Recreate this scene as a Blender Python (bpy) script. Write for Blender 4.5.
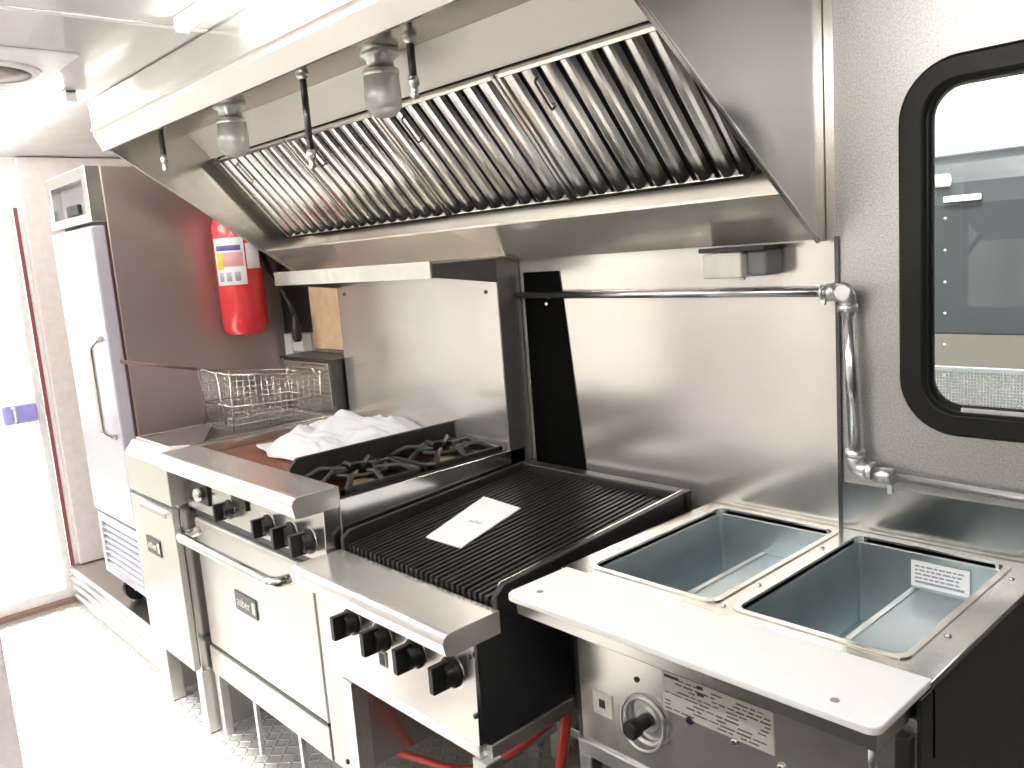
import bpy, math, random
from mathutils import Vector, Matrix, noise
random.seed(7)
PI = math.pi
for o in list(bpy.data.objects): bpy.data.objects.remove(o)
SC = bpy.context.scene
COL = SC.collection

# ------------------------------------------------------------------ camera
def rodrigues(w):
    return Matrix.Rotation(w.length, 3, w.normalized())
CAMF = 847.27
CAM_POS = Vector((0, -1.77, 1.6))
Rwc = rodrigues(Vector((1.64578352, 0.659920374, -0.670681353)))    # world -> camera (right, down, forward)
cd = bpy.data.cameras.new('camera'); cam = bpy.data.objects.new('camera', cd); COL.objects.link(cam)
r_, d_, f_ = Vector(Rwc[0]), Vector(Rwc[1]), Vector(Rwc[2])
m = Matrix((r_, -d_, -f_)).transposed().to_4x4(); m.translation = CAM_POS
cam.matrix_world = m
cd.sensor_width = 36; cd.lens = 36 * CAMF / 1024; cd.clip_start = 0.02; cd.clip_end = 200
SC.camera = cam

# ------------------------------------------------------------------ view, sky, sun
SC.view_settings.view_transform = 'Standard'; SC.view_settings.look = 'None'
SC.view_settings.gamma = 1.0; SC.view_settings.use_curve_mapping = False
SC.view_settings.exposure = 1.0
SC.cycles.use_denoising = True
SC.cycles.max_bounces = 10; SC.cycles.diffuse_bounces = 5; SC.cycles.glossy_bounces = 6
SC.cycles.transparent_max_bounces = 16
SC.cycles.sample_clamp_indirect = 12
W = bpy.data.worlds.new('sky'); SC.world = W; W.use_nodes = True
wn = W.node_tree; wn.nodes.clear()
wo = wn.nodes.new('ShaderNodeOutputWorld'); wb = wn.nodes.new('ShaderNodeBackground')
wb.inputs[0].default_value = (0.93, 0.97, 1.0, 1); wb.inputs[1].default_value = 1.7
wn.links.new(wb.outputs[0], wo.inputs[0])
sd = bpy.data.lights.new('sun', 'SUN'); sd.energy = 7.0; sd.angle = 0.03; sd.color = (1, 0.96, 0.9)
sun = bpy.data.objects.new('sun', sd); COL.objects.link(sun)
sun.rotation_euler = Vector((0, .62, -.78)).to_track_quat('-Z', 'Y').to_euler()
def window_portal(x, y, z, w, h, nrm, name):
    l = bpy.data.lights.new(name, 'AREA'); l.shape = 'RECTANGLE'; l.size = w; l.size_y = h; l.cycles.is_portal = True
    o = bpy.data.objects.new(name, l); COL.objects.link(o); o.location = (x, y, z)
    o.rotation_euler = Vector(nrm).to_track_quat('-Z', 'Z' if abs(nrm[2]) < .5 else 'Y').to_euler()
window_portal(-3.275, -2.24, 1.0, 2.5, 1.95, (0, 1, 0), 'side_door_daylight')
window_portal(-.975, -2.24, 1.49, .95, 0.58, (0, 1, 0), 'serving_window_daylight')
window_portal(-4.62, -1.35, 0.99, 1.28, 1.95, (1, 0, 0), 'door_daylight')
window_portal(-0.13, 0.05, 1.53, 1.1, 0.66, (0, -1, 0), 'side_window_daylight')

# ------------------------------------------------------------------ materials
MATS = {}
def nodes_of(name):
    mt = bpy.data.materials.new(name); mt.use_nodes = True
    nt = mt.node_tree; b = nt.nodes['Principled BSDF']
    MATS[name] = mt
    return mt, nt, b
def N(nt, kind, **kw):
    n = nt.nodes.new(kind)
    for k, v in kw.items(): setattr(n, k, v)
    return n
def coord(nt, scale=(1, 1, 1), rot=(0, 0, 0)):
    tc = N(nt, 'ShaderNodeTexCoord'); mp = N(nt, 'ShaderNodeMapping')
    mp.inputs['Scale'].default_value = scale; mp.inputs['Rotation'].default_value = rot
    nt.links.new(tc.outputs['Object'], mp.inputs[0]); return mp.outputs[0]
def noise_tex(nt, vec, scale, detail=3, rough=.55):
    n = N(nt, 'ShaderNodeTexNoise'); n.inputs['Scale'].default_value = scale
    n.inputs['Detail'].default_value = detail; n.inputs['Roughness'].default_value = rough
    nt.links.new(vec, n.inputs['Vector']); return n.outputs['Fac']
def maprange(nt, fac, a, b, lo=.3, hi=.7):
    r = N(nt, 'ShaderNodeMapRange'); r.inputs['From Min'].default_value = lo; r.inputs['From Max'].default_value = hi
    r.inputs['To Min'].default_value = a; r.inputs['To Max'].default_value = b
    nt.links.new(fac, r.inputs['Value']); return r.outputs[0]
def mixcol(nt, fac, c1, c2):
    mx = N(nt, 'ShaderNodeMix', data_type='RGBA'); nt.links.new(fac, mx.inputs[0])
    mx.inputs[6].default_value = (*c1, 1); mx.inputs[7].default_value = (*c2, 1); return mx.outputs[2]
def bump(nt, b, h, strength, dist=.002):
    n = N(nt, 'ShaderNodeBump'); n.inputs['Strength'].default_value = strength; n.inputs['Distance'].default_value = dist
    nt.links.new(h, n.inputs['Height']); nt.links.new(n.outputs[0], b.inputs['Normal'])
def plain(name, c, rough=.5, metal=0., var=.06, spec=.5, nscale=25, coat=0., bumpy=0.):
    mt, nt, b = nodes_of(name)
    v = coord(nt); f = noise_tex(nt, v, nscale)
    nt.links.new(mixcol(nt, maprange(nt, f, 0, 1), [k * (1 - var) for k in c], [min(1, k * (1 + var)) for k in c]), b.inputs['Base Color'])
    nt.links.new(maprange(nt, f, max(0, rough - .025), min(1, rough + .025)), b.inputs['Roughness'])
    b.inputs['Metallic'].default_value = metal; b.inputs['Specular IOR Level'].default_value = spec
    b.inputs['Coat Weight'].default_value = coat
    if bumpy: bump(nt, b, f, bumpy)
    return mt
def steel(name, c=(.61, .595, .57), rough=.24, streak=(2, 2, 160), wavy=.0, big=3.0, rvar=.05, metal=1.):
    """brushed sheet steel: fine grain stretched along the brushing, large soft blotches in its polish, sheet waviness"""
    mt, nt, b = nodes_of(name)
    b.inputs['Metallic'].default_value = metal
    v0 = coord(nt); vs = coord(nt, streak)
    fs = noise_tex(nt, vs, 1.0, 4, .7); fb = noise_tex(nt, v0, big, 3)
    s = N(nt, 'ShaderNodeMath', operation='ADD'); nt.links.new(maprange(nt, fs, -.012, .012), s.inputs[0]); nt.links.new(maprange(nt, fb, rough - rvar * .5, rough + rvar * .5), s.inputs[1])
    nt.links.new(s.outputs[0], b.inputs['Roughness'])
    nt.links.new(mixcol(nt, maprange(nt, fs, 0, 1), [k * .99 for k in c], [min(1, k * 1.01) for k in c]), b.inputs['Base Color'])
    a = N(nt, 'ShaderNodeMath', operation='MULTIPLY_ADD'); fw = noise_tex(nt, v0, 3.2, 0)
    nt.links.new(fw, a.inputs[0]); a.inputs[1].default_value = wavy * 20; 
    a.inputs[2].default_value = 0
    if wavy: bump(nt, b, a.outputs[0], .5, .002)
    return mt
STEEL = steel('brushed_steel', rough=.225, streak=(2, 2, 160))
STEEL_X = steel('steel_brushed_across', rough=.225, streak=(160, 6, 6))
STEEL_WALL = steel('steel_wall_sheet', c=(.74, .715, .68), rough=.215, streak=(140, 2, 2), wavy=.30, rvar=.06, metal=.82)
STEEL_HOOD = steel('hood_steel', c=(.64, .61, .57), rough=.22, streak=(2, 120, 120), wavy=.14)
STEEL_FASCIA = steel('fascia_steel', c=(.78, .76, .73), rough=.215, streak=(2, 140, 140), wavy=.04)
STEEL_BAFFLE = steel('baffle_steel', c=(.66, .65, .61), rough=.215, streak=(120, 3, 3))
STEEL_BRIGHT = steel('polished_steel', c=(.74, .73, .71), rough=.17, streak=(3, 90, 90))
STEEL_LEDGE = steel('ledge_steel', c=(.80, .78, .75), rough=.22, streak=(3, 90, 90), metal=.72)
STEEL_SATIN = steel('satin_steel', c=(.60, .58, .55), rough=.34, streak=(3, 90, 90), metal=.7)
STEEL_FRIDGE = steel('fridge_side_steel', c=(.46, .39, .365), rough=.33, streak=(2, 2, 160), wavy=.1, metal=.72)
STEEL_DARK = steel('dark_steel', c=(.12, .12, .12), rough=.36)
DARK_GREY = plain('dark_grey_panel', (.022, .024, .026), .32, var=.1)
EDGE = plain('bright_cut_edge', (.72, .70, .66), .21, 1.0)
WHITE = plain('white_paint', (.80, .79, .78), .35)
CEIL = plain('ceiling_panel_gloss_white', (.64, .63, .61), .22, 0.0, .02, spec=.8, nscale=6, coat=.3)
FRIDGE_W = plain('pale_lilac_door', (.48, .46, .53), .22, 0.0, .02, coat=.4)
HDPE = plain('white_board_plastic', (.93, .93, .93), .38, 0, .01)
PAPER = plain('white_paper', (.92, .93, .94), .6, 0, .01)
BLACK = plain('black_plastic', (.012, .012, .012), .38)
RUBBER = plain('black_rubber_gasket', (.007, .0075, .007), .45, 0, .1, spec=.3)
IRON = plain('cast_iron', (.016, .015, .014), .42, .0, .3, bumpy=.3, nscale=90)
ENAMEL = plain('black_splash_plate', (.035, .034, .032), .36, .3)
GRIDDLE = plain('seasoned_griddle_brown', (.24, .075, .035), .34, .35, .3, nscale=9)
GALV = plain('galvanised_blue_grey', (.50, .57, .595), .33, .85, .06, nscale=14)
RED = plain('red_extinguisher_paint', (.72, .035, .045), .25, 0, .05, coat=.5)
REDHOSE = plain('red_rubber_hose', (.62, .05, .035), .4)
WOOD = plain('tan_plywood', (.62, .44, .27), .55, 0, .12)
GREYBOX = plain('grey_box_face', (.66, .64, .58), .45)
GREYDK = plain('grey_box_side', (.16, .165, .165), .5)
BLUEISH = plain('lilac_latch_plastic', (.36, .34, .75), .4)
PINKRED = plain('dull_red_seal', (.26, .07, .08), .5)
CABINET = plain('mauve_grey_cabinet', (.86, .79, .80), .4)
TRAILER = plain('slate_grey_trailer_paint', (.020, .023, .026), .3, 0, .1, nscale=4)
SAND = plain('pale_dusty_ground', (.36, .33, .27), .8, 0, .25, nscale=2.5)
CONCRETE = plain('pale_concrete', (.62, .60, .57), .8, 0, .1)
ALU = plain('bright_aluminium', (.80, .80, .79), .34, 1.0)
PIPE = steel('galvanised_pipe', c=(.62, .62, .63), rough=.2, streak=(3, 3, 3))
YELLOW = plain('yellow_label_patch', (.85, .62, .08), .5)
PURPLE = plain('purple_label_print', (.16, .12, .42), .5)
PINK = plain('pink_label_patch', (.80, .42, .42), .5)
PRINT = plain('dark_label_print', (.05, .05, .05), .6)
PRINT_GREY = plain('grey_label_print', (.36, .38, .46), .6)
LABEL = plain('silver_white_label', (.72, .70, .64), .45)
# embossed aluminium wall
mt, nt, b = nodes_of('stucco_embossed_aluminium'); EMBOSS = mt
b.inputs['Metallic'].default_value = .85; v = coord(nt)
f = noise_tex(nt, v, 250, 1, .5)
nt.links.new(mixcol(nt, maprange(nt, f, 0, 1), (.39, .39, .38), (.55, .545, .53)), b.inputs['Base Color'])
b.inputs['Roughness'].default_value = .38; bump(nt, b, f, .28, .002)
# diamond plate
def diamond(name, c, k=22, rough=.28, axes='xy', metal=1.0):
    mt, nt, b = nodes_of(name)
    b.inputs['Metallic'].default_value = metal; b.inputs['Base Color'].default_value = (*c, 1); b.inputs['Roughness'].default_value = rough
    outs = []
    for sgn, off in ((1, 0.), (-1, .5)):
        vec = coord(nt, (k, k, k), (0, 0, sgn * PI / 4) if axes == 'xy' else (0, sgn * PI / 4, 0))
        ad = N(nt, 'ShaderNodeVectorMath', operation='ADD'); nt.links.new(vec, ad.inputs[0]); ad.inputs[1].default_value = (off, off, off)
        fr = N(nt, 'ShaderNodeVectorMath', operation='FRACTION'); nt.links.new(ad.outputs[0], fr.inputs[0])
        sb = N(nt, 'ShaderNodeVectorMath', operation='SUBTRACT'); nt.links.new(fr.outputs[0], sb.inputs[0]); sb.inputs[1].default_value = (.5, .5, .5)
        ml = N(nt, 'ShaderNodeVectorMath', operation='MULTIPLY'); nt.links.new(sb.outputs[0], ml.inputs[0])
        ml.inputs[1].default_value = (1, 3.6, 0) if axes == 'xy' else (1, 0, 3.6)
        ln = N(nt, 'ShaderNodeVectorMath', operation='LENGTH'); nt.links.new(ml.outputs[0], ln.inputs[0])
        outs.append(maprange(nt, ln.outputs['Value'], 1, 0, .28, .5))
    mx = N(nt, 'ShaderNodeMath', operation='MAXIMUM'); nt.links.new(outs[0], mx.inputs[0]); nt.links.new(outs[1], mx.inputs[1])
    bump(nt, b, mx.outputs[0], 1.0, .004)
    return mt
TREAD = diamond('floor_tread_plate', (.55, .54, .52), 22, .35, 'xy', .3)
TREAD_V = diamond('wall_tread_plate', (.60, .57, .52), 22, .3, 'xz')
# clear panes: mostly see-through with a real reflection
def pane(name, tint=(.96, .98, .98), refl=.10):
    mt = bpy.data.materials.new(name); mt.use_nodes = True; nt = mt.node_tree; nt.nodes.clear(); MATS[name] = mt
    out = N(nt, 'ShaderNodeOutputMaterial'); tr = N(nt, 'ShaderNodeBsdfTransparent'); gl = N(nt, 'ShaderNodeBsdfGlossy'); mx = N(nt, 'ShaderNodeMixShader')
    tr.inputs[0].default_value = (*tint, 1); gl.inputs['Roughness'].default_value = .02
    fz = N(nt, 'ShaderNodeFresnel'); fz.inputs[0].default_value = 1.5
    nt.links.new(fz.outputs[0], mx.inputs[0]); nt.links.new(tr.outputs[0], mx.inputs[1]); nt.links.new(gl.outputs[0], mx.inputs[2]); nt.links.new(mx.outputs[0], out.inputs[0])
    return mt
GLASS = pane('window_glass')
JAR = pane('lamp_jar_glass', (.92, .92, .90))
_n = JAR.node_tree; _o = [n for n in _n.nodes if n.type == 'OUTPUT_MATERIAL'][0]; _s = _o.inputs[0].links[0].from_socket
_d = _n.nodes.new('ShaderNodeBsdfTranslucent'); _d2 = _n.nodes.new('ShaderNodeBsdfDiffuse'); _m = _n.nodes.new('ShaderNodeMixShader'); _m2 = _n.nodes.new('ShaderNodeMixShader')
_d.inputs[0].default_value = (.9, .89, .86, 1); _d2.inputs[0].default_value = (.9, .89, .86, 1); _m2.inputs[0].default_value = .5; _m.inputs[0].default_value = .38
_n.links.new(_d.outputs[0], _m2.inputs[1]); _n.links.new(_d2.outputs[0], _m2.inputs[2]); _n.links.new(_s, _m.inputs[1]); _n.links.new(_m2.outputs[0], _m.inputs[2]); _n.links.new(_m.outputs[0], _o.inputs[0])
mt, nt, b = nodes_of('thin_white_plastic_film'); FILM = mt
b.inputs['Base Color'].default_value = (.88, .89, .91, 1); b.inputs['Roughness'].default_value = .28
b.inputs['Transmission Weight'].default_value = .25; b.inputs['IOR'].default_value = 1.15
bump(nt, b, noise_tex(nt, coord(nt, (1, 2.2, 1), (0, 0, .5)), 26, 2), .35, .006)
def emitter(name, c, s):
    mt, nt, b = nodes_of(name)
    b.inputs['Base Color'].default_value = (.9, .9, .9, 1); b.inputs['Emission Color'].default_value = (*c, 1); b.inputs['Emission Strength'].default_value = s
    return mt
LED = emitter('led_tube_glow', (1, .97, .93), 20.0)

# ------------------------------------------------------------------ mesh builder
class MB:
    def __init__(self): self.v = []; self.f = []; self.s = []
    def add(self, vs, fs, smooth=False):
        o = len(self.v); self.v += [tuple(p) for p in vs]
        for f in fs: self.f.append([i + o for i in f]); self.s.append(smooth)
        return self
    def box(self, x0, x1, y0, y1, z0, z1):
        x0, x1 = sorted((x0, x1)); y0, y1 = sorted((y0, y1)); z0, z1 = sorted((z0, z1))
        return self.add([(x0, y0, z0), (x1, y0, z0), (x1, y1, z0), (x0, y1, z0), (x0, y0, z1), (x1, y0, z1), (x1, y1, z1), (x0, y1, z1)],
                        [(0, 3, 2, 1), (4, 5, 6, 7), (0, 1, 5, 4), (1, 2, 6, 5), (2, 3, 7, 6), (3, 0, 4, 7)])
    def prism(self, poly, ax, a, b, smooth=False):
        mk = {'x': lambda p, t: (t, p[0], p[1]), 'y': lambda p, t: (p[0], t, p[1]), 'z': lambda p, t: (p[0], p[1], t)}[ax]
        area = sum(poly[i][0] * poly[(i + 1) % len(poly)][1] - poly[(i + 1) % len(poly)][0] * poly[i][1] for i in range(len(poly)))
        a, b = min(a, b), max(a, b)
        if (area < 0) != (ax == 'y'): poly = poly[::-1]
        n = len(poly)
        self.add([mk(p, a) for p in poly] + [mk(p, b) for p in poly], [list(range(n))[::-1], list(range(n, 2 * n))])
        o = len(self.v) - 2 * n
        for i in range(n):
            j = (i + 1) % n; self.f.append([o + i, o + j, o + n + j, o + n + i]); self.s.append(smooth)
        return self
    def cells(self, ax, us, vs, skip, a, b):
        """a plate cut into cells with the cells in skip left open; one clean skin"""
        mk = {'x': lambda u, v, t: (t, u, v), 'y': lambda u, v, t: (u, t, v), 'z': lambda u, v, t: (u, v, t)}[ax]
        nu, nv = len(us), len(vs); idx = {}
        def vid(i, j, k):
            if (i, j, k) not in idx: idx[(i, j, k)] = len(self.v); self.v.append(mk(us[i], vs[j], b if k else a))
            return idx[(i, j, k)]
        full = {(i, j) for i in range(nu - 1) for j in range(nv - 1)} - set(skip)
        fl = (lambda f: f[::-1]) if ax == 'y' else (lambda f: f)
        for i, j in full:
            self.f.append(fl([vid(i, j, 1), vid(i + 1, j, 1), vid(i + 1, j + 1, 1), vid(i, j + 1, 1)])); self.s.append(False)
            self.f.append(fl([vid(i, j, 0), vid(i, j + 1, 0), vid(i + 1, j + 1, 0), vid(i + 1, j, 0)])); self.s.append(False)
            for di, dj, p, q in ((-1, 0, (i, j + 1), (i, j)), (1, 0, (i + 1, j), (i + 1, j + 1)), (0, -1, (i, j), (i + 1, j)), (0, 1, (i + 1, j + 1), (i, j + 1))):
                if (i + di, j + dj) not in full:
                    self.f.append(fl([vid(*p, 0), vid(*q, 0), vid(*q, 1), vid(*p, 1)])); self.s.append(False)
        return self
    def tube(self, pts, r, n=12, closed=False):
        pts = [Vector(p) for p in pts]; m = len(pts); rs = r if isinstance(r, (list, tuple)) else [r] * m
        T = []
        for i in range(m):
            a = pts[i - 1] if (i or closed) else pts[0]; c = pts[(i + 1) % m] if (i < m - 1 or closed) else pts[-1]
            T.append((c - a).normalized())
        u = T[0].orthogonal().normalized(); o = len(self.v)
        for i in range(m):
            u = (u - T[i] * u.dot(T[i])).normalized(); w = T[i].cross(u)
            for k in range(n):
                t = 2 * PI * k / n; self.v.append(tuple(pts[i] + (u * math.cos(t) + w * math.sin(t)) * rs[i]))
        for i in range(m if closed else m - 1):
            for k in range(n):
                a, c = o + i * n, o + ((i + 1) % m) * n
                self.f.append([a + k, a + (k + 1) % n, c + (k + 1) % n, c + k]); self.s.append(True)
        if not closed:
            self.f.append([o + k for k in range(n)][::-1]); self.s.append(False)
            self.f.append([o + (m - 1) * n + k for k in range(n)]); self.s.append(False)
        return self
    def lathe(self, prof, org, axis, n=24):
        """prof: (radius, height) along axis from org"""
        ax = Vector(axis).normalized(); u = ax.orthogonal().normalized(); w = ax.cross(u); o = len(self.v); org = Vector(org)
        for r, h in prof:
            for k in range(n):
                t = 2 * PI * k / n; self.v.append(tuple(org + ax * h + (u * math.cos(t) + w * math.sin(t)) * r))
        for i in range(len(prof) - 1):
            for k in range(n):
                a, c = o + i * n, o + (i + 1) * n
                self.f.append([a + k, a + (k + 1) % n, c + (k + 1) % n, c + k]); self.s.append(True)
        self.f.append([o + k for k in range(n)][::-1]); self.s.append(False)
        e = o + (len(prof) - 1) * n; self.f.append([e + k for k in range(n)]); self.s.append(False)
        return self
    def cyl(self, p0, p1, r, n=20): return self.tube([p0, p1], r, n)
    def ring(self, outer, inner, ax, a, b):
        """frame between two closed loops of the same length"""
        mk = {'x': lambda p, t: (t, p[0], p[1]), 'y': lambda p, t: (p[0], t, p[1]), 'z': lambda p, t: (p[0], p[1], t)}[ax]
        n = len(outer); vs = [mk(p, a) for p in outer] + [mk(p, a) for p in inner] + [mk(p, b) for p in outer] + [mk(p, b) for p in inner]; fs = []
        for i in range(n):
            j = (i + 1) % n
            fs += [(i, j, n + j, n + i), (2 * n + i, 3 * n + i, 3 * n + j, 2 * n + j), (i, 2 * n + i, 2 * n + j, j), (n + i, n + j, 3 * n + j, 3 * n + i)]
        return self.add(vs, fs)
    def build(self, name, mat, parent=None, bevel=0., seg=2, recalc=True):
        me = bpy.data.meshes.new(name)
        off = WORLD(parent) if parent else Vector((0, 0, 0))
        me.from_pydata([tuple(Vector(p) - off) for p in self.v], [], self.f)
        me.polygons.foreach_set('use_smooth', self.s)
        if recalc:
            import bmesh
            bm = bmesh.new(); bm.from_mesh(me); bmesh.ops.recalc_face_normals(bm, faces=bm.faces); bm.to_mesh(me); bm.free()
        me.materials.append(mat); me.update()
        o = bpy.data.objects.new(name, me); COL.objects.link(o)
        if parent: o.parent = parent
        if bevel:
            md = o.modifiers.new('soft edge', 'BEVEL'); md.width = bevel; md.segments = seg; md.limit_method = 'ANGLE'; md.angle_limit = .6
        return o
def WORLD(o):
    v = Vector((0, 0, 0))
    while o: v = v + Vector(o.location); o = o.parent
    return v
def tag(o, label=None, cat=None, group=None, kind=None):
    if label: o['label'] = label
    if cat: o['category'] = cat
    if group: o['group'] = group
    if kind: o['kind'] = kind
    return o
def thing(name, loc, label, cat, group=None):
    o = bpy.data.objects.new(name, None); COL.objects.link(o); o.location = loc; o.empty_display_size = .05
    return tag(o, label, cat, group)
def struct(o): o['kind'] = 'structure'; return o
def rrect(x0, x1, y0, y1, r, n=8):
    pts = []
    for cx, cy, a0 in ((x1 - r, y1 - r, 0), (x0 + r, y1 - r, PI / 2), (x0 + r, y0 + r, PI), (x1 - r, y0 + r, 1.5 * PI)):
        for k in range(n + 1):
            t = a0 + PI / 2 * k / n; pts.append((cx + r * math.cos(t), cy + r * math.sin(t)))
    return pts
def text(body, name, size, loc, xdir, ydir, mat, parent, depth=.0006, label=None):
    cu = bpy.data.curves.new(name, 'FONT'); cu.body = body; cu.size = size; cu.extrude = depth; cu.align_x = 'CENTER'; cu.align_y = 'CENTER'
    o = bpy.data.objects.new(name + '_src', cu); COL.objects.link(o)
    dg = bpy.context.evaluated_depsgraph_get(); me = bpy.data.meshes.new_from_object(o.evaluated_get(dg)); bpy.data.objects.remove(o)
    xd, yd = Vector(xdir).normalized(), Vector(ydir).normalized(); zd = xd.cross(yd)
    mm = Matrix((xd, yd, zd)).transposed().to_4x4(); mm.translation = Vector(loc) - WORLD(parent); me.transform(mm)
    me.materials.clear(); me.materials.append(mat); me.name = name
    o2 = bpy.data.objects.new(name, me); COL.objects.link(o2); o2.parent = parent
    if label: o2['label'] = label
    return o2
def arc(c, r, a0, a1, n, u, v):
    c, u, v = Vector(c), Vector(u), Vector(v)
    return [c + u * (r * math.cos(a0 + (a1 - a0) * k / n)) + v * (r * math.sin(a0 + (a1 - a0) * k / n)) for k in range(n + 1)]
def roundpath(pts, r, n=5):
    pts = [Vector(p) for p in pts]; out = [pts[0]]
    for i in range(1, len(pts) - 1):
        a, b, c = pts[i - 1], pts[i], pts[i + 1]; d1 = (a - b).normalized(); d2 = (c - b).normalized()
        rr = min(r, (a - b).length * .49, (c - b).length * .49); p, q = b + d1 * rr, b + d2 * rr
        for k in range(n + 1):
            t = k / n; out.append(p * (1 - t) ** 2 + b * 2 * t * (1 - t) + q * t * t)
    return out + [pts[-1]]

# ------------------------------------------------------------------ room shell
XL, XR, YF, ZC = -4.65, 1.25, -2.25, 2.222
struct(MB().box(XL - .1, XR + .1, YF - .1, .1, -.06, 0).build('floor', TREAD))
struct(MB().box(-1.85, XR - .02, YF + .02, -.82, .0005, .010).build('trim_10', plain('added_dark_matting', (.018, .018, .018), .6)))  # unseen black mat added to darken what the steel fronts reflect
struct(MB().box(XL - .1, XR + .1, YF - .1, .1, ZC, ZC + .06).build('ceiling', CEIL))
WX0, WX1, WZ0, WZ1 = -.757, .50, 1.165, 1.905            # rubber outer edge of the side window
wb_ = MB().cells('y', [XL - .1, WX0 + .036, WX1 - .036, XR + .1], [-.02, WZ0 + .036, WZ1 - .036, ZC + .03], [(1, 1)], 0, .045)
struct(wb_.build('wall_back', EMBOSS))
struct(MB().cells('y', [XL - .1, -4.55, -2.0, -1.45, -.5, XR + .1], [-.02, .01, 1.2, 1.78, 1.99, ZC + .03], [(1, 1), (1, 2), (1, 3), (3, 2)], YF - .07, YF).build('wall_front', plain('warm_beige_wall', (.60, .56, .51), .4)))
struct(MB().box(XR, XR + .06, YF - .1, .07, -.02, ZC + .03).build('wall_right', plain('grey_bulkhead', (.09, .09, .095), .5)))
DY0, DY1, DZ = -2.0, -.70, 1.985
struct(MB().cells('x', [YF - .1, DY0, DY1, .07], [-.02, 0.01, DZ, ZC + .03], [(1, 1)], XL - .06, XL).build('wall_left', WHITE))
# steel sheet lining the wall behind the cook line, a seam strip, a lower splash sheet and tread plate
t1 = struct(MB().box(XL + .01, -.89, -.004, -.0005, .84, ZC - .002).build('trim_1', STEEL_WALL))
struct(MB().box(-.893, -.884, -.0065, -.0005, .84, 1.58).build('trim_2', STEEL_DARK))
struct(MB().box(-.884, XR - .005, -.005, -.0005, .80, 1.035).build('trim_3', steel('splash_sheet_steel', c=(.46, .47, .48), rough=.22, streak=(2, 2, 120), wavy=.15)))
struct(MB().box(XL + .01, XR - .005, -.006, -.0005, 0.005, .838).build('trim_4', TREAD_V))
# ceiling seams
for k, x in enumerate((-4.05, -2.2, -.4)):
    struct(MB().box(x - .012, x + .012, YF + .01, -.76, ZC - .004, ZC - .0005).build('trim_%d' % (5 + k), WHITE, bevel=.001))
# raised ribbed curb along the wall under the fridge
cb = MB().box(XL + .005, -3.26, -.715, -.012, 0.001, .19)
for k in range(4): cb.prism([(-.715, .02 + k * .046), (-.727, .028 + k * .046), (-.727, .042 + k * .046), (-.715, .050 + k * .046)], 'x', XL + .005, -3.26)
struct(cb.build('trim_8', steel('ribbed_curb_metal', c=(.70, .66, .63), rough=.35), bevel=.002))

# ------------------------------------------------------------------ side window in a rubber gasket
wroot = thing('window_1', (-.13, .02, WZ0), None, None); wroot['kind'] = 'structure'
W_ = .056
g = MB(); n8 = 10
o1 = rrect(WX0, WX1, WZ0, WZ1, .115, n8); i1 = rrect(WX0 + W_, WX1 - W_, WZ0 + W_ * .9, WZ1 - W_ * .9, .062, n8)
o2 = rrect(WX0 + .008, WX1 - .008, WZ0 + .008, WZ1 - .008, .108, n8); i2 = rrect(WX0 + W_ - .008, WX1 - W_ + .008, WZ0 + W_ * .9 - .008, WZ1 - W_ * .9 + .008, .068, n8)
nn = len(o1); loops = [[(p[0], -.001, p[1]) for p in o1], [(p[0], -.014, p[1]) for p in o2], [(p[0], -.014, p[1]) for p in i2], [(p[0], -.004, p[1]) for p in i1], [(p[0], .020, p[1]) for p in i1]]
for L in loops: g.v += L
for a in range(len(loops) - 1):
    for k in range(nn):
        j = (k + 1) % nn; g.f.append([a * nn + k, a * nn + j, (a + 1) * nn + j, (a + 1) * nn + k]); g.s.append(a in (0, 2))
g.build('rubber_gasket', RUBBER, wroot)
p = MB(); p.prism(rrect(WX0 + W_ - .004, WX1 - W_ + .004, WZ0 + .046, WZ1 - .046, .066, n8), 'y', .010, .014); p.build('glass_pane', GLASS, wroot)
MB().ring(rrect(WX0 + W_, WX1 - W_, WZ0 + W_ * .9, WZ1 - W_ * .9, .06, n8), rrect(WX0 + W_ + .007, WX1 - W_ - .007, WZ0 + W_ * .9 + .012, WZ1 - W_ * .9 - .007, .056, n8), 'y', .0145, .019).build('inner_bead', RUBBER, wroot)
MB().box(WX0 + .12, WX1 - .12, .002, .009, WZ0 + .0505, WZ0 + .058).build('sill_strip', ALU, wroot)

# ------------------------------------------------------------------ end door
droot = thing('door_1', (XL, -1.35, 0), None, None); droot['kind'] = 'structure'
MB().cells('x', [DY0 + .01, DY0 + .06, DY1 - .045, DY1 - .012], [.02, .07, DZ - .05, DZ - .01], [(1, 1)], XL - .045, XL - .015).build('door_leaf', WHITE, droot, .003)
MB().box(XL - .034, XL - .028, DY0 + .055, DY1 - .04, .065, DZ - .045).build('door_glass', GLASS, droot)
MB().box(XL - .004, XL + .008, DY1 - .012, DY1 + .004, .02, DZ).build('door_seal', PINKRED, droot)
la = MB().box(XL - .014, XL + .03, DY1 - .20, DY1 - .055, .955, 1.045); la.build('door_latch', BLUEISH, droot, .008)
MB().tube(roundpath([(XL + .03, DY1 - .16, .97), (XL + .075, DY1 - .16, .975), (XL + .075, DY1 - .16, 1.03), (XL + .03, DY1 - .16, 1.035)], .02), .009, 10).build('latch_handle', ALU, droot)
MB().box(XL - .014, XL + .006, DY1 - .055, DY1 - .014, .97, 1.03).build('strike_plate', WHITE, droot, .002)
MB().box(XL - .06, XL + .02, DY0, DY1, .0, .02).build('threshold', plain('brown_sill', (.30, .18, .13), .5), droot)
# corner post between door and fridge
struct(MB().box(XL + .002, XL + .055, DY1 + .02, -.03, .195, ZC - .005).build('trim_9', plain('pale_pink_post', (.72, .66, .64), .32), bevel=.006))

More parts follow.
